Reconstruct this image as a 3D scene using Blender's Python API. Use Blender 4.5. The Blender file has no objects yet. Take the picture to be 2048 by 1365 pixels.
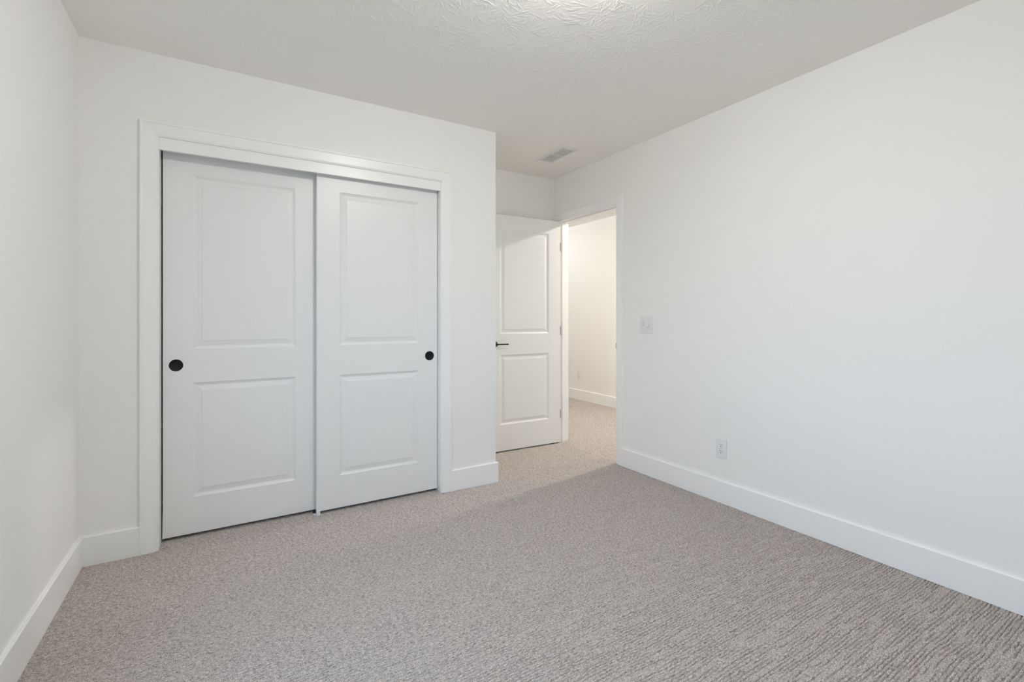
import bpy, bmesh, math
import numpy as np
from mathutils import Vector, Matrix

C = bpy.context.scene.collection
scene = bpy.context.scene
R = math.radians

# ------------------------------------------------------------------ measures (metres)
H = 2.44                      # ceiling height
HT = H + 0.03                 # wall tops, inside the ceiling slab
XL, XW = -0.5705, 2.636       # left wall, right wall
YD = 2.895                    # closet wall
YB = 3.603                    # back wall of the door nook
XC = 1.622                    # right end of the closet wall
YR = -0.62                    # wall behind the camera
XH = 4.24                     # far wall of the hall
BH, BT = 0.137, 0.014         # baseboard height, thickness
CW = 0.070                    # casing width

# ------------------------------------------------------------------ camera
cam = bpy.data.cameras.new('camera')
cam.sensor_width = 36.0
cam.lens = 36.0 * 949.82 / 2048.0
cam.shift_x = 0.0002
cam.shift_y = -46.83 / 2048.0
cam.clip_start = 0.02
cam_o = bpy.data.objects.new('camera', cam)
cam_o.location = (0, 0, 1.1459)
cam_o.rotation_euler = (R(90), 0, R(-31.1985))
C.objects.link(cam_o)
scene.camera = cam_o

# ------------------------------------------------------------------ sky, colour management
SKY = 5.6
LAMP = 170.0
HALL = 1950.0
HALL_FILL = 330.0
world = bpy.data.worlds.new('daylight')
scene.world = world
world.use_nodes = True
nt = world.node_tree
nt.nodes.clear()
w_out = nt.nodes.new('ShaderNodeOutputWorld')
w_bg = nt.nodes.new('ShaderNodeBackground')
w_tc = nt.nodes.new('ShaderNodeTexCoord')
w_sep = nt.nodes.new('ShaderNodeSeparateXYZ')
w_ramp = nt.nodes.new('ShaderNodeValToRGB')
w_map = nt.nodes.new('ShaderNodeMapRange')
w_map.inputs['From Min'].default_value = -1
w_map.inputs['From Max'].default_value = 1
cr = w_ramp.color_ramp
cr.elements[0].position = 0.46
cr.elements[0].color = (0.12, 0.15, 0.18, 1)
cr.elements[1].position = 0.54
cr.elements[1].color = (0.51, 0.712, 1.0, 1)
e = cr.elements.new(1.0)
e.color = (0.49, 0.70, 1.0, 1)
nt.links.new(w_tc.outputs['Generated'], w_sep.inputs[0])
nt.links.new(w_sep.outputs['Z'], w_map.inputs['Value'])
nt.links.new(w_map.outputs[0], w_ramp.inputs[0])
nt.links.new(w_ramp.outputs[0], w_bg.inputs['Color'])
w_bg.inputs['Strength'].default_value = SKY
nt.links.new(w_bg.outputs[0], w_out.inputs['Surface'])

scene.view_settings.view_transform = 'Standard'
scene.view_settings.look = 'None'
scene.view_settings.gamma = 1.0
scene.view_settings.use_curve_mapping = False
scene.view_settings.exposure = 0.0
scene.cycles.max_bounces = 16
scene.cycles.diffuse_bounces = 9
scene.cycles.glossy_bounces = 4
scene.cycles.sample_clamp_indirect = 6.0

# window opening in the left wall (beside the camera, out of the frame)
WY0, WY1, WZ0, WZ1 = 0.00, 1.60, 0.65, 2.08
portal = bpy.data.lights.new('window_portal', 'AREA')
portal.shape = 'RECTANGLE'
portal.size = WZ1 - WZ0
portal.size_y = WY1 - WY0
portal.cycles.is_portal = True
po = bpy.data.objects.new('window_portal', portal)
po.location = (XL - 0.14, (WY0 + WY1) / 2, (WZ0 + WZ1) / 2)
po.rotation_euler = (0, R(-90), 0)
C.objects.link(po)

# ------------------------------------------------------------------ materials
def new_mat(name):
    m = bpy.data.materials.new(name)
    m.use_nodes = True
    n = m.node_tree
    n.nodes.clear()
    out = n.nodes.new('ShaderNodeOutputMaterial')
    b = n.nodes.new('ShaderNodeBsdfPrincipled')
    n.links.new(b.outputs[0], out.inputs['Surface'])
    return m, n, b

def node(n, t, **kw):
    x = n.nodes.new(t)
    for k, v in kw.items():
        setattr(x, k, v)
    return x

def plain(name, col, rough=0.5, metal=0.0, bump=0.0, scale=200.0, spec=0.5):
    m, n, b = new_mat(name)
    b.inputs['Base Color'].default_value = (*col, 1)
    b.inputs['Roughness'].default_value = rough
    b.inputs['Metallic'].default_value = metal
    b.inputs['Specular IOR Level'].default_value = spec
    if bump:
        tc = node(n, 'ShaderNodeTexCoord')
        nz = node(n, 'ShaderNodeTexNoise')
        nz.inputs['Scale'].default_value = scale
        nz.inputs['Detail'].default_value = 2
        bp = node(n, 'ShaderNodeBump')
        bp.inputs['Strength'].default_value = bump
        bp.inputs['Distance'].default_value = 0.001
        n.links.new(tc.outputs['Object'], nz.inputs['Vector'])
        n.links.new(nz.outputs[0], bp.inputs['Height'])
        n.links.new(bp.outputs[0], b.inputs['Normal'])
    return m

M_WALL = plain('white_wall_paint', (0.875, 0.868, 0.848), 0.65, bump=0.25, scale=180, spec=0.3)
M_TRIM = plain('white_satin_trim_paint', (0.90, 0.898, 0.89), 0.32, bump=0.05, scale=60)
M_DOOR = plain('white_satin_door_paint', (0.83, 0.833, 0.826), 0.36, bump=0.10, scale=90)
M_BLACK = plain('matte_black_metal', (0.012, 0.012, 0.013), 0.45, 0.6)
M_PLATE = plain('white_plastic', (0.80, 0.80, 0.80), 0.28)
M_SLOT = plain('dark_slot', (0.02, 0.02, 0.02), 0.6)
M_SCREW = plain('white_screw_paint', (0.62, 0.62, 0.61), 0.35)
M_VENT = plain('white_enamelled_steel', (0.80, 0.80, 0.79), 0.35)
M_DUCT = plain('galvanised_duct', (0.16, 0.165, 0.17), 0.6, 0.3)
M_FRAME = plain('white_window_vinyl', (0.8, 0.8, 0.8), 0.3)

def emission(name, col, strength):
    m = bpy.data.materials.new(name)
    m.use_nodes = True
    n = m.node_tree
    n.nodes.clear()
    out = n.nodes.new('ShaderNodeOutputMaterial')
    e = n.nodes.new('ShaderNodeEmission')
    e.inputs['Color'].default_value = (*col, 1)
    e.inputs['Strength'].default_value = strength
    n.links.new(e.outputs[0], out.inputs['Surface'])
    return m

M_LAMP = emission('lamp_diffuser', (1.0, 0.985, 0.92), LAMP)
M_HALL = emission('hall_lamp_diffuser', (1.0, 0.942, 0.865), HALL)
M_HALL_FILL = emission('added_hall_fill_diffuser', (0.96, 0.98, 1.0), HALL_FILL)  # for an added fill lamp that brightens the hall wall

def glass_mat():
    m = bpy.data.materials.new('window_glass')
    m.use_nodes = True
    n = m.node_tree
    n.nodes.clear()
    out = n.nodes.new('ShaderNodeOutputMaterial')
    mix = n.nodes.new('ShaderNodeMixShader')
    tr = n.nodes.new('ShaderNodeBsdfTransparent')
    gl = n.nodes.new('ShaderNodeBsdfGlossy')
    gl.inputs['Roughness'].default_value = 0.0
    mix.inputs[0].default_value = 0.06
    n.links.new(tr.outputs[0], mix.inputs[1])
    n.links.new(gl.outputs[0], mix.inputs[2])
    n.links.new(mix.outputs[0], out.inputs['Surface'])
    return m
M_GLASS = glass_mat()

def math_node(n, op, a, b=None, c=None, clamp=False):
    x = n.nodes.new('ShaderNodeMath')
    x.operation = op
    x.use_clamp = clamp
    for i, v in enumerate((a, b, c)):
        if v is None:
            continue
        if isinstance(v, (int, float)):
            x.inputs[i].default_value = v
        else:
            n.links.new(v, x.inputs[i])
    return x.outputs[0]

def carpet_mat():
    """heathered yarn, flecked light and dark, plus painted rib shade"""
    m, n, b = new_mat('ribbed_loop_carpet')
    b.inputs['Roughness'].default_value = 0.95
    b.inputs['Specular IOR Level'].default_value = 0.05
    tc = node(n, 'ShaderNodeTexCoord')
    tuft = node(n, 'ShaderNodeTexNoise')
    tuft.inputs['Scale'].default_value = 400
    tuft.inputs['Detail'].default_value = 2.5
    tuft.inputs['Roughness'].default_value = 0.6
    n.links.new(tc.outputs['Object'], tuft.inputs['Vector'])
    ramp = node(n, 'ShaderNodeValToRGB')
    r = ramp.color_ramp
    r.elements[0].position = 0.36
    r.elements[0].color = (0.21, 0.184, 0.166, 1)
    r.elements[1].position = 0.64
    r.elements[1].color = (0.75, 0.682, 0.64, 1)
    r.elements.new(0.5).color = (0.465, 0.417, 0.384, 1)
    # short dark dashes along the ribs, painted in for shade between them
    mp = node(n, 'ShaderNodeMapping')
    mp.inputs['Scale'].default_value = (75, 330, 0)
    n.links.new(tc.outputs['Object'], mp.inputs['Vector'])
    groove_shade = node(n, 'ShaderNodeTexNoise')
    groove_shade.inputs['Scale'].default_value = 1.0
    groove_shade.inputs['Detail'].default_value = 2.0
    n.links.new(mp.outputs[0], groove_shade.inputs['Vector'])
    mixed = math_node(n, 'MULTIPLY_ADD', groove_shade.outputs[0], 0.42, math_node(n, 'MULTIPLY', tuft.outputs[0], 0.68))
    mixed = math_node(n, 'SUBTRACT', mixed, 0.05)
    n.links.new(mixed, ramp.inputs[0])
    n.links.new(ramp.outputs[0], b.inputs['Base Color'])
    return m

M_CEIL = plain('white_ceiling_plaster', (0.935, 0.915, 0.88), 0.8, bump=0.35, scale=140, spec=0.2)
M_CARPET = carpet_mat()

# ------------------------------------------------------------------ helpers
def tag(o, label, cat, group=None, kind=None):
    o['label'] = label
    o['category'] = cat
    if group:
        o['group'] = group
    if kind:
        o['kind'] = kind
    return o

def empty(name, loc):
    o = bpy.data.objects.new(name, None)
    o.empty_display_size = 0.05
    o.location = loc
    C.objects.link(o)
    return o

def link(name, bm, mat, parent=None, loc=None, smooth=False):
    """bm in the parent's local space, or in world space with its origin moved to loc"""
    bmesh.ops.remove_doubles(bm, verts=bm.verts, dist=1e-5)
    bmesh.ops.recalc_face_normals(bm, faces=bm.faces)
    if loc is not None:
        bmesh.ops.translate(bm, verts=bm.verts, vec=-Vector(loc))
    me = bpy.data.meshes.new(name)
    bm.to_mesh(me)
    bm.free()
    me.materials.append(mat)
    if smooth:
        for p in me.polygons:
            p.use_smooth = True
    o = bpy.data.objects.new(name, me)
    if loc is not None:
        o.location = loc
    if parent:
        o.parent = parent
    C.objects.link(o)
    return o

def box(bm, x0, x1, y0, y1, z0, z1, bevel=0.0, seg=2):
    v = [bm.verts.new((x, y, z)) for x in (x0, x1) for y in (y0, y1) for z in (z0, z1)]
    f = [(0, 1, 3, 2), (4, 6, 7, 5), (0, 4, 5, 1), (2, 3, 7, 6), (0, 2, 6, 4), (1, 5, 7, 3)]
    fs = [bm.faces.new([v[i] for i in q]) for q in f]
    if bevel:
        es = {e for q in fs for e in q.edges}
        bmesh.ops.bevel(bm, geom=list(es), offset=bevel, segments=seg, affect='EDGES', profile=0.5)
    return fs

def one_box(*a, **k):
    bm = bmesh.new()
    box(bm, *a, **k)
    return bm

def slab(axis, p0, p1, us, vs, holes):
    """a thick panel across `axis` with rectangular holes; us, vs are the cut lines"""
    bm = bmesh.new()
    def P(t, u, v):
        return {'x': (t, u, v), 'y': (u, t, v), 'z': (u, v, t)}[axis]
    def solid(i, j):
        if not (0 <= i < len(us) - 1 and 0 <= j < len(vs) - 1):
            return False
        cu, cv = (us[i] + us[i + 1]) / 2, (vs[j] + vs[j + 1]) / 2
        return not any(a < cu < b and c < cv < d for a, b, c, d in holes)
    def q(*pts):
        bm.faces.new([bm.verts.new(p) for p in pts])
    for i in range(len(us) - 1):
        for j in range(len(vs) - 1):
            if not solid(i, j):
                continue
            a, b, c, d = us[i], us[i + 1], vs[j], vs[j + 1]
            for t in (p0, p1):
                q(P(t, a, c), P(t, b, c), P(t, b, d), P(t, a, d))
            if not solid(i - 1, j): q(P(p0, a, c), P(p1, a, c), P(p1, a, d), P(p0, a, d))
            if not solid(i + 1, j): q(P(p0, b, c), P(p1, b, c), P(p1, b, d), P(p0, b, d))
            if not solid(i, j - 1): q(P(p0, a, c), P(p1, a, c), P(p1, b, c), P(p0, b, c))
            if not solid(i, j + 1): q(P(p0, a, d), P(p1, a, d), P(p1, b, d), P(p0, b, d))
    return bm

def lathe(bm, prof, centre, axis, n=40):
    """prof: (radius, distance along axis) pairs; closed at both ends"""
    ax = Vector(axis).normalized()
    u = ax.orthogonal().normalized()
    w = ax.cross(u)
    c = Vector(centre)
    rings = []
    for r, t in prof:
        if r < 1e-6:
            rings.append([bm.verts.new(c + ax * t)])
        else:
            rings.append([bm.verts.new(c + ax * t + (u * math.cos(2 * math.pi * k / n) + w * math.sin(2 * math.pi * k / n)) * r) for k in range(n)])
    for A, B in zip(rings, rings[1:]):
        if len(A) == 1 and len(B) == 1:
            continue
        for k in range(n):
            k2 = (k + 1) % n
            if len(A) == 1:
                bm.faces.new((A[0], B[k], B[k2]))
            elif len(B) == 1:
                bm.faces.new((A[k], A[k2], B[0]))
            else:
                bm.faces.new((A[k], A[k2], B[k2], B[k]))

CASING = [(0, 0), (0, 0.0150), (0.0015, 0.0165), (0.0085, 0.0165), (0.0105, 0.0155), (0.0115, 0.0125),
          (0.030, 0.0118), (0.058, 0.0098), (0.0625, 0.0090), (0.0640, 0.0070), (0.0680, 0.0062), (0.0698, 0.0045), (CW, 0)]

def structure(name, bm, mat, label, cat, loc=None):
    return tag(link(name, bm, mat, None, loc), label, cat, kind='structure')

# ------------------------------------------------------------------ room shell
def lattice(rng, x, y, sx, sy):
    """smooth value noise in 0..1 with cells of sx by sy"""
    gx, gy = x / sx, y / sy
    ix, iy = np.floor(gx).astype(np.int64), np.floor(gy).astype(np.int64)
    ix0, iy0 = ix.min(), iy.min()
    t = rng.random((ix.max() - ix0 + 2, iy.max() - iy0 + 2), dtype=np.float32)
    fx, fy = gx - ix, gy - iy
    fx, fy = fx * fx * (3 - 2 * fx), fy * fy * (3 - 2 * fy)
    i, j = ix - ix0, iy - iy0
    return (t[i, j] * (1 - fx) + t[i + 1, j] * fx) * (1 - fy) + (t[i, j + 1] * (1 - fx) + t[i + 1, j + 1] * fx) * fy

def carpet_pile(x0, x1, y0, y1, px, phases, seed):
    """a finely divided patch of loop pile: uneven tufts in ribs along x, parted by narrow broken grooves"""
    rng = np.random.default_rng(seed)
    nx = int((x1 - x0) / px) + 1
    rows = int((y1 - y0) / RIB) + 1
    t = (np.arange(rows)[:, None] + np.array(phases)[None, :]).ravel()
    ph = np.tile(np.array(phases), rows)
    X, T = np.meshgrid(np.linspace(x0, x1, nx), t, indexing='ij')
    PH = np.broadcast_to(ph[None, :], X.shape)
    Y = y0 + T * RIB
    W = 0.011 * (lattice(rng, X, Y, 0.16, 0.09) - 0.5) + 0.003 * (lattice(rng, X, Y, 0.022, 0.03) - 0.5)
    W *= np.clip(np.minimum(Y - y0, y1 - Y) / 0.03, 0, 1)   # the patch keeps a straight rim
    Y = np.clip(Y + W, y0, y1)
    d = np.minimum(PH, 1 - PH)                              # 0 in the groove, 0.5 on the crest
    row = np.round(T)                                       # the groove this vertex belongs to
    depth = np.clip((lattice(rng, X, row, 0.07, 0.41) - 0.22) / 0.30, 0.0, 1)
    gr = np.where(d < 0.01, 1.0, np.where(d < 0.15, 0.30, np.where(d < 0.35, 0.07, 0.0)))
    tuft = lattice(rng, X, Y, 0.0042, 0.0040)
    Z = 0.002 - 0.0120 * gr * depth - 0.0045 * (1 - tuft) ** 1.5 + 0.0014 * (rng.random(X.shape) - 0.5)
    n1 = X.shape[1]
    V = np.stack([X, Y, Z], -1).reshape(-1, 3)
    idx = np.arange(nx * n1).reshape(nx, n1)
    Q = np.stack([idx[:-1, :-1], idx[1:, :-1], idx[1:, 1:], idx[:-1, 1:]], -1).reshape(-1, 4)
    return V, Q

def mesh_from_arrays(name, V, Q, mat):
    me = bpy.data.meshes.new(name)
    me.vertices.add(len(V))
    me.vertices.foreach_set('co', V.astype(np.float32).ravel())
    me.loops.add(Q.size)
    me.loops.foreach_set('vertex_index', Q.astype(np.int32).ravel())
    me.polygons.add(len(Q))
    me.polygons.foreach_set('loop_start', np.arange(0, Q.size, 4, dtype=np.int32))
    me.update(calc_edges=True)
    me.materials.append(mat)
    o = bpy.data.objects.new(name, me)
    C.objects.link(o)
    return o

RIB = 0.0115
def build_floor():
    parts = [carpet_pile(XL, XW, 0.0, YB, 0.0036, (0.0, 0.11, 0.30, 0.5, 0.70, 0.89), 3),
             carpet_pile(XW, XH, 2.3, 6.45, 0.0065, (0.0, 0.14, 0.5, 0.86), 5)]
    x0, x1, y0, y1, zt, zb = XL - 0.2, XH + 0.15, YR - 0.2, 6.6, -0.022, -0.12
    V = [(x, y, z) for x in (x0, x1) for y in (y0, y1) for z in (zb, zt)]
    Q = [(0, 1, 3, 2), (4, 6, 7, 5), (0, 4, 5, 1), (2, 3, 7, 6), (0, 2, 6, 4), (1, 5, 7, 3)]
    for a, b, c, d in ((XL, XW, YR, 0.0), (XW, XH, 0.52, 2.3)):
        k = len(V)
        V += [(a, c, -0.002), (b, c, -0.002), (b, d, -0.002), (a, d, -0.002)]
        Q.append((k, k + 1, k + 2, k + 3))
    Vs, Qs, off = [np.array(V, float)], [np.array(Q)], len(V)
    for v, q in parts:
        Vs.append(v)
        Qs.append(q + off)
        off += len(v)
    V, Q = np.concatenate(Vs), np.concatenate(Qs)
    return mesh_from_arrays('floor', V, Q, M_CARPET)
tag(build_floor(), 'beige grey ribbed loop carpet covering the bedroom and the hall floor', 'carpet', kind='structure')
VX0, VX1, VY0, VY1 = 2.205, 2.307, 2.885, 3.190           # hole of the ceiling vent

def stomp_texture(x0, x1, y0, y1, step):
    """height map of plaster stomped with a brush: fans of thin, slightly curved ridges"""
    rng = np.random.default_rng(11)
    nx, ny = int((x1 - x0) / step) + 1, int((y1 - y0) / step) + 1
    h = np.zeros((nx, ny), np.float32)
    def stroke(ax, ay, ang, length, wid, hgt, curl):
        n = max(3, int(length / (step * 0.8)))
        t = np.linspace(0, 1, n)
        a = ang + curl * t
        px = (ax - x0 + np.cumsum(np.cos(a)) * length / n) / step
        py = (ay - y0 + np.cumsum(np.sin(a)) * length / n) / step
        r = wid / step
        amp = hgt * np.sin(np.pi * np.clip(t * 0.92 + 0.06, 0, 1)) ** 0.6
        k = 1
        for ox in range(-k, k + 1):
            for oy in range(-k, k + 1):
                ix, iy = np.round(px).astype(int) + ox, np.round(py).astype(int) + oy
                ok = (ix >= 0) & (ix < nx) & (iy >= 0) & (iy < ny)
                d2 = ((ix - px) ** 2 + (iy - py) ** 2) / (r * r)
                np.maximum.at(h, (ix[ok], iy[ok]), (amp * np.exp(-1.6 * d2))[ok].astype(np.float32))
    area = (x1 - x0) * (y1 - y0)
    for _ in range(int(area * 330)):
        cx, cy = rng.uniform(x0 - 0.05, x1 + 0.05), rng.uniform(y0 - 0.05, y1 + 0.05)
        base = rng.uniform(0, 2 * math.pi)
        spread = rng.uniform(0.5, 1.5)
        strong = rng.uniform(0.35, 1.0)
        curl = rng.uniform(-0.5, 0.5)
        for q in range(rng.integers(9, 17)):
            a = base + rng.uniform(-spread, spread)
            r0 = rng.uniform(0.008, 0.06)
            stroke(cx + math.cos(a) * r0, cy + math.sin(a) * r0, a, rng.uniform(0.018, 0.055), rng.uniform(0.0017, 0.0025),
                   strong * rng.uniform(0.4, 1.0) * STOMP, curl + rng.uniform(-0.25, 0.25))
    return h

STOMP = 0.0019
def build_ceiling():
    bm = slab('z', H, H + 0.12, [XL - 0.2, VX0, VX1, XH + 0.15], [YR - 0.2, VY0, VY1, 6.6], [(VX0, VX1, VY0, VY1)])
    bmesh.ops.remove_doubles(bm, verts=bm.verts, dist=1e-5)
    bmesh.ops.recalc_face_normals(bm, faces=bm.faces)
    bm.verts.index_update()
    V = [tuple(v.co) for v in bm.verts]
    Q = [tuple(v.index for v in f.verts) for f in bm.faces]
    bm.free()
    x0, x1, y0, y1, st = XL, XW, 0.50, YB, 0.0026
    h = stomp_texture(x0, x1, y0, y1, st)
    nx, ny = h.shape
    X, Y = np.meshgrid(np.linspace(x0, x1, nx), np.linspace(y0, y1, ny), indexing='ij')
    P = np.stack([X, Y, H - 0.0006 - h], -1).reshape(-1, 3)
    idx = np.arange(nx * ny).reshape(nx, ny)
    F = np.stack([idx[:-1, :-1], idx[:-1, 1:], idx[1:, 1:], idx[1:, :-1]], -1).reshape(-1, 4)
    c = P[F].mean(1)
    F = F[~((c[:, 0] > VX0) & (c[:, 0] < VX1) & (c[:, 1] > VY0) & (c[:, 1] < VY1))]
    return mesh_from_arrays('ceiling', np.concatenate([np.array(V), P]), np.concatenate([np.array(Q), F + len(V)]), M_CEIL)
tag(build_ceiling(), 'white ceiling with stomped brush texture', 'ceiling', kind='structure')
structure('wall_left', slab('x', XL - 0.15, XL, [YR - 0.15, WY0, WY1, YB + 0.12], [0, WZ0, WZ1, HT], [(WY0, WY1, WZ0, WZ1)]), M_WALL,
          'plain white wall on the left, left of the closet', 'wall')
OX0, OX1, OZ = -0.292, 1.226, 2.056                        # rough opening of the closet
structure('wall_front', slab('y', YD, YD + 0.115, [XL, OX0, OX1, XC], [0, OZ, HT], [(OX0, OX1, -1, OZ)]), M_WALL,
          'white wall around the closet sliding doors', 'wall')
structure('wall_return', one_box(XC - 0.115, XC, YD + 0.115, YB, 0, HT), M_WALL,
          'white end wall of the closet beside the open bedroom door', 'wall')
structure('wall_back', one_box(XL, XW, YB, YB + 0.115, 0, HT), M_WALL,
          'white wall behind the open bedroom door', 'wall')
JY0, JY1, JZ = 2.768, 3.526, 2.030                         # jamb faces of the bedroom doorway, head jamb underside
WT = 0.118
structure('wall_right', slab('x', XW, XW + WT, [YR - 0.15, JY0 - 0.018, JY1 + 0.018, 6.6], [0, JZ + 0.018, HT],
                             [(JY0 - 0.018, JY1 + 0.018, -1, JZ + 0.018)]), M_WALL,
          'large white wall on the right with the light switch and the doorway', 'wall')
structure('wall_rear', one_box(XL, XW, YR - 0.15, YR, 0, HT), M_WALL, 'white wall behind the viewer', 'wall')
structure('wall_hall', one_box(XH, XH + 0.15, 0.4, 6.6, 0, HT), M_WALL, 'bright white hall wall seen through the doorway', 'wall')
structure('wall_hall_end', one_box(XW + WT, XH, 6.45, 6.6, 0, HT), M_WALL, 'white end wall of the hall', 'wall')
structure('wall_hall_start', one_box(XW + WT, XH, 0.4, 0.52, 0, HT), M_WALL, 'white near end wall of the hall', 'wall')

# ------------------------------------------------------------------ baseboards: plain boards with an eased top edge
def board(bm, a, b, inward):
    """board from a to b (floor points on the wall), standing out by BT along inward"""
    a, b, i = Vector((*a, 0)), Vector((*b, 0)), Vector((*inward, 0))
    prof = [(0, 0), (BT, 0), (BT, BH - 0.003), (BT - 0.003, BH), (0, BH)]
    A = [bm.verts.new(a + i * t + Vector((0, 0, z))) for t, z in prof]
    B = [bm.verts.new(b + i * t + Vector((0, 0, z))) for t, z in prof]
    for k in range(len(prof)):
        k2 = (k + 1) % len(prof)
        bm.faces.new((A[k], A[k2], B[k2], B[k]))
    bm.faces.new(A)
    bm.faces.new(B)

def base(name, runs, label):
    bm = bmesh.new()
    for a, b, i in runs:
        board(bm, a, b, i)
    structure(name, bm, M_TRIM, label, 'baseboard')

CX0, CX1 = -0.349, 1.283                                   # outer edges of the closet casing
EY0, EY1 = JY0 - 0.005 - CW, JY1 + 0.005 + CW              # outer edges of the doorway casing
base('baseboard_left', [((XL, YR), (XL, YD), (1, 0))], 'white baseboard along the left wall')
base('baseboard_front_left', [((XL + BT, YD), (CX0, YD), (0, -1))], 'short white baseboard between the left wall and the closet casing')
base('baseboard_front_right', [((CX1, YD), (XC + BT, YD), (0, -1)), ((XC, YD), (XC, YB - BT), (1, 0))],
     'short white baseboard right of the closet doors, turning the wall corner')
base('baseboard_back', [((XC, YB), (XW, YB), (0, -1))], 'white baseboard behind the open bedroom door')
base('baseboard_right', [((XW, YR), (XW, EY0), (-1, 0))], 'long white baseboard along the right wall under the outlet')
base('baseboard_rear', [((XL + BT, YR), (XW - BT, YR), (0, 1))], 'white baseboard behind the viewer')
base('baseboard_hall', [((XH, 0.52), (XH, 6.45), (-1, 0))], 'white baseboard of the hall seen through the doorway')

# ------------------------------------------------------------------ closet trim: casing, jamb, track fascia
JX0, JX1, JH = -0.274, 1.208, 2.038
def mitred_casing(lo, hi, top, place, parent, origin):
    """three casing legs round an opening; place(u, z, inward_u, inward_z, t) -> world point"""
    o = Vector(origin)
    legs = [('side_casing', [(lo, 0, 1, 0), (lo, top, 1, -1)]),
            ('head_casing', [(lo, top, 1, -1), (hi, top, -1, -1)]),
            ('side_casing', [(hi, top, -1, -1), (hi, 0, -1, 0)])]
    for nm, pts in legs:
        bm = bmesh.new()
        rings = []
        for u, z, iu, iz in pts:
            rings.append([bm.verts.new(place(u + iu * d, z + iz * d, t) - o) for d, t in CASING])
        k = len(CASING)
        A, B = rings
        for i in range(k):
            bm.faces.new((A[i], A[(i + 1) % k], B[(i + 1) % k], B[i]))
        bm.faces.new(A)
        bm.faces.new(B)
        link(nm, bm, M_TRIM, parent)

t1 = tag(empty('trim_1', ((CX0 + CX1) / 2, YD, 0)), 'white moulded casing around the closet sliding doors', 'door trim', kind='structure')
O1 = t1.location.copy()
mitred_casing(CX0, CX1, JH + 0.005 + CW - 0.008, lambda u, z, t: Vector((u, YD - t, z)), t1, O1)
def part_box(name, mat, parent, o, *a, **k):
    bm = one_box(*a, **k)
    bmesh.ops.translate(bm, verts=bm.verts, vec=-Vector(o))
    return link(name, bm, mat, parent)
part_box('jamb', M_TRIM, t1, O1, OX0, JX0, YD - 0.001, YD + 0.135, 0, JH + 0.018)
part_box('jamb', M_TRIM, t1, O1, JX1, OX1, YD - 0.001, YD + 0.135, 0, JH + 0.018)
part_box('head_jamb', M_TRIM, t1, O1, JX0, JX1, YD - 0.001, YD + 0.135, JH, JH + 0.018)
part_box('track_fascia', M_TRIM, t1, O1, JX0, JX1, YD + 0.001, YD + 0.019, 1.975, JH, bevel=0.0015)

# ------------------------------------------------------------------ two-panel moulded doors
PANEL = [(0.0, 0.0), (0.0025, 0.0012), (0.0075, 0.0050), (0.0105, 0.0056), (0.0125, 0.0082), (0.0175, 0.0088),
         (0.0405, 0.0042), (0.0415, 0.0026), (0.0435, 0.0022)]
def door_slab(name, w, h, t, panels, mat, both=False):
    """slab in local space: x 0..w, y 0 (front) .. t, z 0..h; panels: (x0, x1, z0, z1)"""
    bm = bmesh.new()
    xs = sorted({0, w, *(p[0] for p in panels), *(p[1] for p in panels)})
    zs = sorted({0, h, *(p[2] for p in panels), *(p[3] for p in panels)})
    def q(*pts):
        bm.faces.new([bm.verts.new(p) for p in pts])
    for side in (0, 1):
        y = t if side else 0
        s = -1 if side else 1
        moulded = both or side == 0
        for i in range(len(xs) - 1):
            for j in range(len(zs) - 1):
                a, b, c, d = xs[i], xs[i + 1], zs[j], zs[j + 1]
                if moulded and any(p == (a, b, c, d) for p in panels):
                    for (d0, e0), (d1, e1) in zip(PANEL, PANEL[1:]):
                        o = [(a + d0, c + d0), (b - d0, c + d0), (b - d0, d - d0), (a + d0, d - d0)]
                        n_ = [(a + d1, c + d1), (b - d1, c + d1), (b - d1, d - d1), (a + d1, d - d1)]
                        for k in range(4):
                            k2 = (k + 1) % 4
                            q((o[k][0], y + s * e0, o[k][1]), (o[k2][0], y + s * e0, o[k2][1]),
                              (n_[k2][0], y + s * e1, n_[k2][1]), (n_[k][0], y + s * e1, n_[k][1]))
                    dl, el = PANEL[-1]
                    q((a + dl, y + s * el, c + dl), (b - dl, y + s * el, c + dl), (b - dl, y + s * el, d - dl), (a + dl, y + s * el, d - dl))
                else:
                    q((a, y, c), (b, y, c), (b, y, d), (a, y, d))
    for i in range(len(xs) - 1):
        for z in (0, h):
            q((xs[i], 0, z), (xs[i + 1], 0, z), (xs[i + 1], t, z), (xs[i], t, z))
    for j in range(len(zs) - 1):
        for x in (0, w):
            q((x, 0, zs[j]), (x, t, zs[j]), (x, t, zs[j + 1]), (x, 0, zs[j + 1]))
    bmesh.ops.remove_doubles(bm, verts=bm.verts, dist=1e-5)
    def rim(v):
        return v.co.x < 1e-5 or v.co.x > w - 1e-5 or v.co.z < 1e-5 or v.co.z > h - 1e-5
    es = []
    for e in bm.edges:
        if len(e.link_faces) == 2 and all(rim(v) for v in e.verts):
            n0, n1 = (f.normal for f in e.link_faces)
            for f in e.link_faces:
                f.normal_update()
            n0, n1 = (f.normal for f in e.link_faces)
            if abs(n0.dot(n1)) < 0.1:
                es.append(e)
    bmesh.ops.bevel(bm, geom=es, offset=0.0022, segments=3, affect='EDGES', profile=0.5)
    return link(name, bm, mat)

def finger_pull(parent, x, z):
    bm = bmesh.new()
    lathe(bm, [(0, 0.0005), (0.0245, 0.0006), (0.0255, 0.0012), (0.0262, 0.0026), (0.0275, 0.0030), (0.0295, 0.0024), (0.0305, 0.0006), (0.0305, -0.002), (0, -0.002)],
          (x, 0, z), (0, -1, 0), 48)
    o = link('finger_pull', bm, M_BLACK, parent, smooth=True)
    o['label'] = 'round black recessed finger pull'

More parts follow.
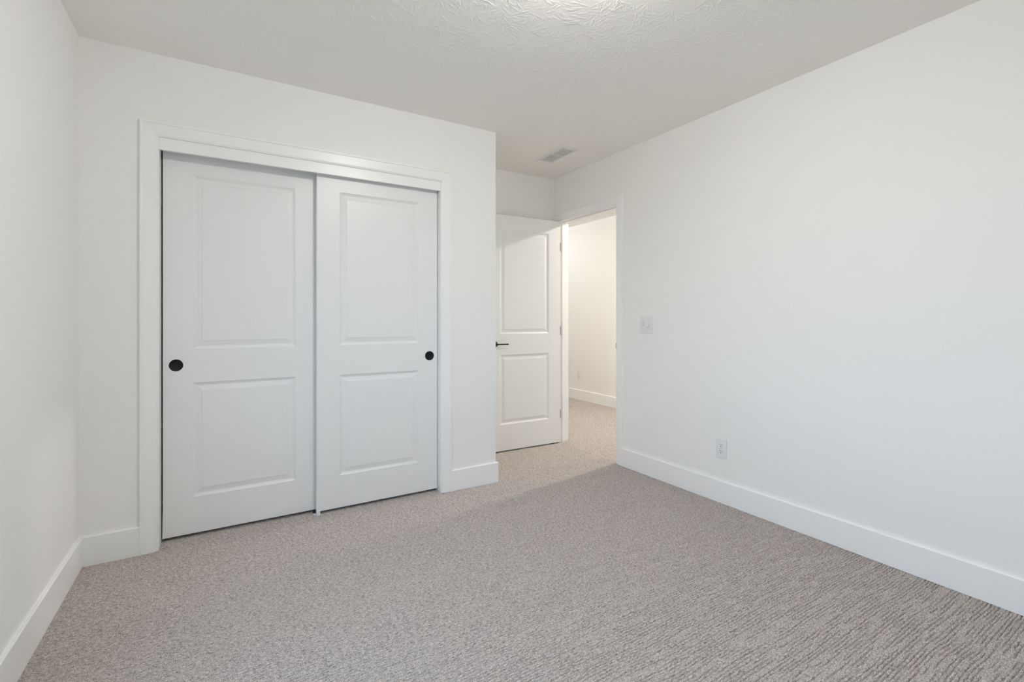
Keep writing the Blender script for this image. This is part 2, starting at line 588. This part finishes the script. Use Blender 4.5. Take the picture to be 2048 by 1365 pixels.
DW, DH, DT = 0.746, 1.985, 0.034
DZ = 0.021
closet_panels = [(0.127, 0.619, 0.208 - DZ, 0.806 - DZ), (0.127, 0.619, 0.982 - DZ, 1.891 - DZ)]
dl = door_slab('door_1', DW, DH, DT, closet_panels, M_DOOR)
dl.location = (-0.267, YD + 0.090, DZ)
finger_pull(dl, -0.212 + 0.267, 0.900 - DZ)
tag(dl, 'white two-panel sliding closet door on the left, behind its neighbour', 'door', kind='structure')
dr = door_slab('door_2', DW, DH, DT, closet_panels, M_DOOR)
dr.location = (0.4585, YD + 0.045, DZ)
finger_pull(dr, 1.150 - 0.4585, 0.896 - DZ)
tag(dr, 'white two-panel sliding closet door on the right, in front of its neighbour', 'door', kind='structure')

# plastic guide on the carpet where the two sliding doors overlap
fg = tag(empty('floor_guide', (0.4665, YD + 0.040, 0)), 'small white floor guide under the meeting edges of the closet doors', 'door guide')
gb = bmesh.new()
box(gb, -0.010, 0.010, -0.006, 0.004, 0.0, 0.026, bevel=0.0012)
link('upright', gb, M_PLATE, fg)
gb = bmesh.new()
box(gb, -0.022, 0.010, 0.004, 0.084, 0.0, 0.004)
link('base_plate', gb, M_PLATE, fg)
gb = bmesh.new()
box(gb, -0.024, -0.012, 0.030, 0.044, 0.004, 0.018, bevel=0.001)
o = link('divider', gb, M_BLACK, fg)
o['label'] = 'black divider'

# ------------------------------------------------------------------ doorway trim: casing, jamb, stop, strike plate
t2 = tag(empty('trim_2', (XW, (JY0 + JY1) / 2, 0)), 'white casing and jamb of the doorway in the right wall', 'door trim', kind='structure')
O2 = t2.location.copy()
mitred_casing(EY0, min(EY1, YB - 0.001), JZ + 0.005 + CW - 0.006, lambda u, z, t: Vector((XW - t, u, z)), t2, O2)
mitred_casing(EY0, EY1, JZ + 0.005 + CW, lambda u, z, t: Vector((XW + WT + t, u, z)), t2, O2)
for a, b in ((JY0 - 0.018, JY0), (JY1, JY1 + 0.018)):
    part_box('jamb', M_TRIM, t2, O2, XW - 0.001, XW + WT + 0.001, a, b, 0, JZ + 0.018)
part_box('head_jamb', M_TRIM, t2, O2, XW - 0.001, XW + WT + 0.001, JY0, JY1, JZ, JZ + 0.018)
part_box('door_stop', M_TRIM, t2, O2, XW + 0.040, XW + 0.074, JY1 - 0.010, JY1, 0, JZ, bevel=0.001)
part_box('door_stop', M_TRIM, t2, O2, XW + 0.040, XW + 0.074, JY0, JY0 + 0.010, 0, JZ, bevel=0.001)
part_box('door_stop', M_TRIM, t2, O2, XW + 0.040, XW + 0.074, JY0 + 0.010, JY1 - 0.010, JZ - 0.010, JZ, bevel=0.001)
o = part_box('strike_plate', M_BLACK, t2, O2, XW - 0.0022, XW + 0.030, JY0 - 0.0005, JY0 + 0.0030, 0.900, 0.948, bevel=0.0008)
o['label'] = 'black strike plate'

# ------------------------------------------------------------------ bedroom door, swung open against the nook wall
EW, EH, ET = 0.750, 2.008, 0.035
EZ = 0.014
de = door_slab('door_3', EW, EH, ET, [(0.125, 0.625, 0.232 - EZ, 0.829 - EZ), (0.125, 0.625, 1.005 - EZ, 1.900 - EZ)], M_DOOR, both=True)
for v in de.data.vertices:
    v.co.x -= EW
HX, HY = XW - 0.012, 3.480
de.location = (HX, HY, EZ)
de.rotation_euler = (0, 0, R(-1.2))
tag(de, 'white two-panel bedroom door standing open in the nook beside the doorway', 'door', kind='structure')
# lever handle: rose, neck, straight bar pointing to the hinges
lx, lz = -EW + 0.070, 0.921 - EZ
bm = bmesh.new()
lathe(bm, [(0, -0.001), (0.030, -0.001), (0.030, 0.0025), (0.0265, 0.005), (0.0195, 0.011), (0.0145, 0.019), (0.0115, 0.029), (0.0105, 0.038), (0.0105, 0.052), (0, 0.052)], (lx, 0, lz), (0, -1, 0), 40)
lv = link('lever_handle', bm, M_BLACK, de, smooth=True)
lv['label'] = 'black lever handle'
bm = bmesh.new()
box(bm, lx - 0.010, lx + 0.108, -0.058, -0.044, lz - 0.0055, lz + 0.0055, bevel=0.002)
link('lever', bm, M_BLACK, lv)
bm = bmesh.new()
box(bm, -EW - 0.0012, -EW + 0.001, 0.006, 0.029, lz - 0.028, lz + 0.028)
link('latch_plate', bm, M_BLACK, de)['label'] = 'black latch plate'
for zc in (0.268, 1.028, 1.793):
    bm = bmesh.new()
    box(bm, 0.0, 0.0046, -0.0002, ET - 0.002, zc - EZ - 0.040, zc - EZ + 0.040, bevel=0.001)
    lathe(bm, [(0, -0.042), (0.0055, -0.042), (0.0055, 0.042), (0, 0.042)], (0.0045, ET + 0.004, zc - EZ), (0, 0, 1), 16)
    link('hinge', bm, M_BLACK, de)['label'] = 'black hinge'

# ------------------------------------------------------------------ light switch on the right wall
def switch_plate(y, z):
    """two-gang toggle plate on the right wall; local axes: x out of the wall towards -x world"""
    s = empty('light_switch', (XW, y, z))
    hw, hh = 0.0605, 0.0635
    bm = bmesh.new()
    box(bm, -0.006, 0.0, -hw, hw, -hh, hh, bevel=0.0025, seg=3)
    link('cover_plate', bm, M_PLATE, s)
    for yy, up in ((0.0235, 1), (-0.0235, -1)):
        bm = bmesh.new()
        box(bm, -0.0068, -0.0055, yy - 0.0058, yy + 0.0058, -0.0125, 0.0125)
        col = link('toggle_collar', bm, M_SCREW, s)
        bm = bmesh.new()
        # a wedge tilted up or down
        pts = [(-0.006, -0.009), (-0.006, 0.009), (-0.021, 0.0135 * up + 0.003), (-0.021, 0.0135 * up - 0.003)]
        A = [bm.verts.new((x, yy - 0.0042, zz)) for x, zz in pts]
        B = [bm.verts.new((x, yy + 0.0042, zz)) for x, zz in pts]
        for k in range(4):
            bm.faces.new((A[k], A[(k + 1) % 4], B[(k + 1) % 4], B[k]))
        bm.faces.new(A)
        bm.faces.new(B)
        link('toggle', bm, M_PLATE, s)
        for zz in (0.0302, -0.0302):
            bm = bmesh.new()
            lathe(bm, [(0, 0.0), (0.0034, 0.0), (0.0030, 0.0012), (0, 0.0015)], (-0.0058, yy, zz), (-1, 0, 0), 16)
            link('screw', bm, M_SCREW, s)
    return s
tag(switch_plate(2.456, 1.094), 'white double toggle light switch on the right wall beside the doorway', 'light switch')

def outlet(x, y, z, hw=0.037, hh=0.0605):
    s = empty('power_outlet', (x, y, z))
    bm = bmesh.new()
    box(bm, -0.006, 0.0, -hw, hw, -hh, hh, bevel=0.0025, seg=3)
    link('cover_plate', bm, M_PLATE, s)
    for zc in (0.0200, -0.0200):
        bm = bmesh.new()
        # receptacle face: a disc with flat top and bottom
        ring = []
        for k in range(48):
            a = 2 * math.pi * k / 48
            ring.append((0.0172 * math.cos(a), max(-0.0142, min(0.0142, 0.0172 * math.sin(a)))))
        A = [bm.verts.new((-0.0078, u, zc + v)) for u, v in ring]
        B = [bm.verts.new((-0.0050, u, zc + v)) for u, v in ring]
        for k in range(48):
            k2 = (k + 1) % 48
            bm.faces.new((A[k], A[k2], B[k2], B[k]))
        bm.faces.new(A)
        bm.faces.new(B)
        r = link('receptacle', bm, M_PLATE, s)
        bm = bmesh.new()
        box(bm, -0.0081, -0.0070, 0.0052, 0.0076, zc + 0.0005, zc + 0.0092)
        box(bm, -0.0081, -0.0070, -0.0074, -0.0054, zc + 0.0015, zc + 0.0085)
        lathe(bm, [(0, 0), (0.0029, 0), (0.0029, 0.0011), (0, 0.0011)], (-0.0070, 0, zc - 0.0068), (-1, 0, 0), 16)
        link('slots', bm, M_SLOT, r)['label'] = 'dark slots'
    bm = bmesh.new()
    lathe(bm, [(0, 0.0), (0.0030, 0.0), (0.0026, 0.0012), (0, 0.0015)], (-0.0058, 0, 0), (-1, 0, 0), 16)
    link('screw', bm, M_SCREW, s)
    return s
tag(outlet(XW, 1.843, 0.336), 'white double power outlet low on the right wall above the baseboard', 'power outlet')
tag(outlet(XH, 5.190, 0.341), 'white power outlet on the hall wall seen through the doorway', 'power outlet')

# ------------------------------------------------------------------ ceiling air vent
vx0, vx1, vy0, vy1 = 2.176, 2.336, 2.848, 3.224
av = tag(empty('ceiling_vent', ((vx0 + vx1) / 2, (vy0 + vy1) / 2, H)), 'white louvred air vent in the ceiling above the doorway nook', 'air vent')
OV = av.location.copy()
bm = bmesh.new()
outer = [(vx0, vy0), (vx1, vy0), (vx1, vy1), (vx0, vy1)]
mid = [(vx0 + 0.010, vy0 + 0.010), (vx1 - 0.010, vy0 + 0.010), (vx1 - 0.010, vy1 - 0.010), (vx0 + 0.010, vy1 - 0.010)]
inner = [(VX0 + 0.002, VY0 + 0.002), (VX1 - 0.002, VY0 + 0.002), (VX1 - 0.002, VY1 - 0.002), (VX0 + 0.002, VY1 - 0.002)]
loops = []
for pts, z in ((outer, H), (outer, H - 0.002), (mid, H - 0.008), (inner, H - 0.008), (inner, H + 0.02)):
    loops.append([bm.verts.new(Vector((x, y, z)) - OV) for x, y in pts])
for A, B in zip(loops, loops[1:]):
    for k in range(4):
        bm.faces.new((A[k], A[(k + 1) % 4], B[(k + 1) % 4], B[k]))
link('frame', bm, M_VENT, av)
ymid = (VY0 + VY1) / 2
for ya, yb in ((VY0 + 0.002, ymid - 0.005), (ymid + 0.005, VY1 - 0.002)):
    bm = bmesh.new()
    n = 8
    for k in range(n):
        x = VX0 + 0.006 + (VX1 - VX0 - 0.012) * (k + 0.5) / n
        pts = [(x + 0.0044, H - 0.0068), (x + 0.0036, H - 0.0074), (x - 0.0002, H - 0.0040), (x + 0.0006, H - 0.0034)]
        A = [bm.verts.new(Vector((px, ya, pz)) - OV) for px, pz in pts]
        B = [bm.verts.new(Vector((px, yb, pz)) - OV) for px, pz in pts]
        for i in range(4):
            bm.faces.new((A[i], A[(i + 1) % 4], B[(i + 1) % 4], B[i]))
        bm.faces.new(A)
        bm.faces.new(B)
    link('louvre_bank', bm, M_VENT, av)
part_box('divider', M_VENT, av, OV, VX0 + 0.002, VX1 - 0.002, ymid - 0.005, ymid + 0.005, H - 0.008, H + 0.004)
bm = slab('z', H + 0.02, H + 0.11, [VX0, VX0 + 0.001, VX1 - 0.001, VX1], [VY0, VY0 + 0.001, VY1 - 0.001, VY1], [(VX0 + 0.001, VX1 - 0.001, VY0 + 0.001, VY1 - 0.001)])
box(bm, VX0, VX1, VY0, VY1, H + 0.108, H + 0.11)
bmesh.ops.translate(bm, verts=bm.verts, vec=-OV)
link('duct', bm, M_DUCT, av)['label'] = 'dark duct behind the louvres'

# ------------------------------------------------------------------ lamps (just out of the frame)
cl = tag(empty('ceiling_light', (0.97, 1.15, H)), 'round flush ceiling light in the middle of the bedroom', 'ceiling light')
bm = bmesh.new()
lathe(bm, [(0, 0), (0.105, 0), (0.105, -0.014), (0.094, -0.018), (0, -0.018)], (0, 0, 0), (0, 0, 1), 48)
link('base', bm, M_VENT, cl, smooth=False)
bm = bmesh.new()
lathe(bm, [(0, -0.0185), (0.088, -0.0185), (0.088, -0.070), (0.078, -0.080), (0, -0.084)], (0, 0, 0), (0, 0, 1), 48)
link('diffuser', bm, M_LAMP, cl)
for hx, y, which, hm in ((3.74, 2.95, 'opposite the doorway', M_HALL), (3.45, 5.45, 'added out of view to brighten the hall wall', M_HALL_FILL)):  # second lamp is an added fill for the hall wall
    hl = tag(empty('hall_light', (hx, y, H)), 'small round ceiling light in the hall, ' + which, 'ceiling light')
    bm = bmesh.new()
    lathe(bm, [(0, 0), (0.070, 0), (0.067, -0.006), (0.038, -0.010), (0, -0.010)], (0, 0, 0), (0, 0, 1), 40)
    link('rim', bm, M_VENT, hl)
    bm = bmesh.new()
    lathe(bm, [(0, -0.0102), (0.036, -0.0102), (0.036, -0.026), (0.028, -0.034), (0, -0.038)], (0, 0, 0), (0, 0, 1), 40)
    link('diffuser', bm, hm, hl)

# ------------------------------------------------------------------ window in the left wall, beside the camera
w1 = tag(empty('window_1', (XL - 0.08, (WY0 + WY1) / 2, WZ0)), 'white framed window in the left wall beside the viewer', 'window', kind='structure')
OW = w1.location.copy()
ft = 0.05
for nm, a in (('frame', (WY0, WY0 + ft, WZ0, WZ1)), ('frame', (WY1 - ft, WY1, WZ0, WZ1)), ('frame', (WY0 + ft, WY1 - ft, WZ0, WZ0 + ft)),
              ('frame', (WY0 + ft, WY1 - ft, WZ1 - ft, WZ1)), ('mullion', ((WY0 + WY1) / 2 - 0.02, (WY0 + WY1) / 2 + 0.02, WZ0 + ft, WZ1 - ft))):
    part_box(nm, M_FRAME, w1, OW, XL - 0.11, XL - 0.05, *a)
part_box('pane', M_GLASS, w1, OW, XL - 0.082, XL - 0.080, WY0 + ft, WY1 - ft, WZ0 + ft, WZ1 - ft)
part_box('sill', M_TRIM, w1, OW, XL - 0.11, XL + 0.025, WY0 - 0.02, WY1 + 0.02, WZ0 - 0.02, WZ0)
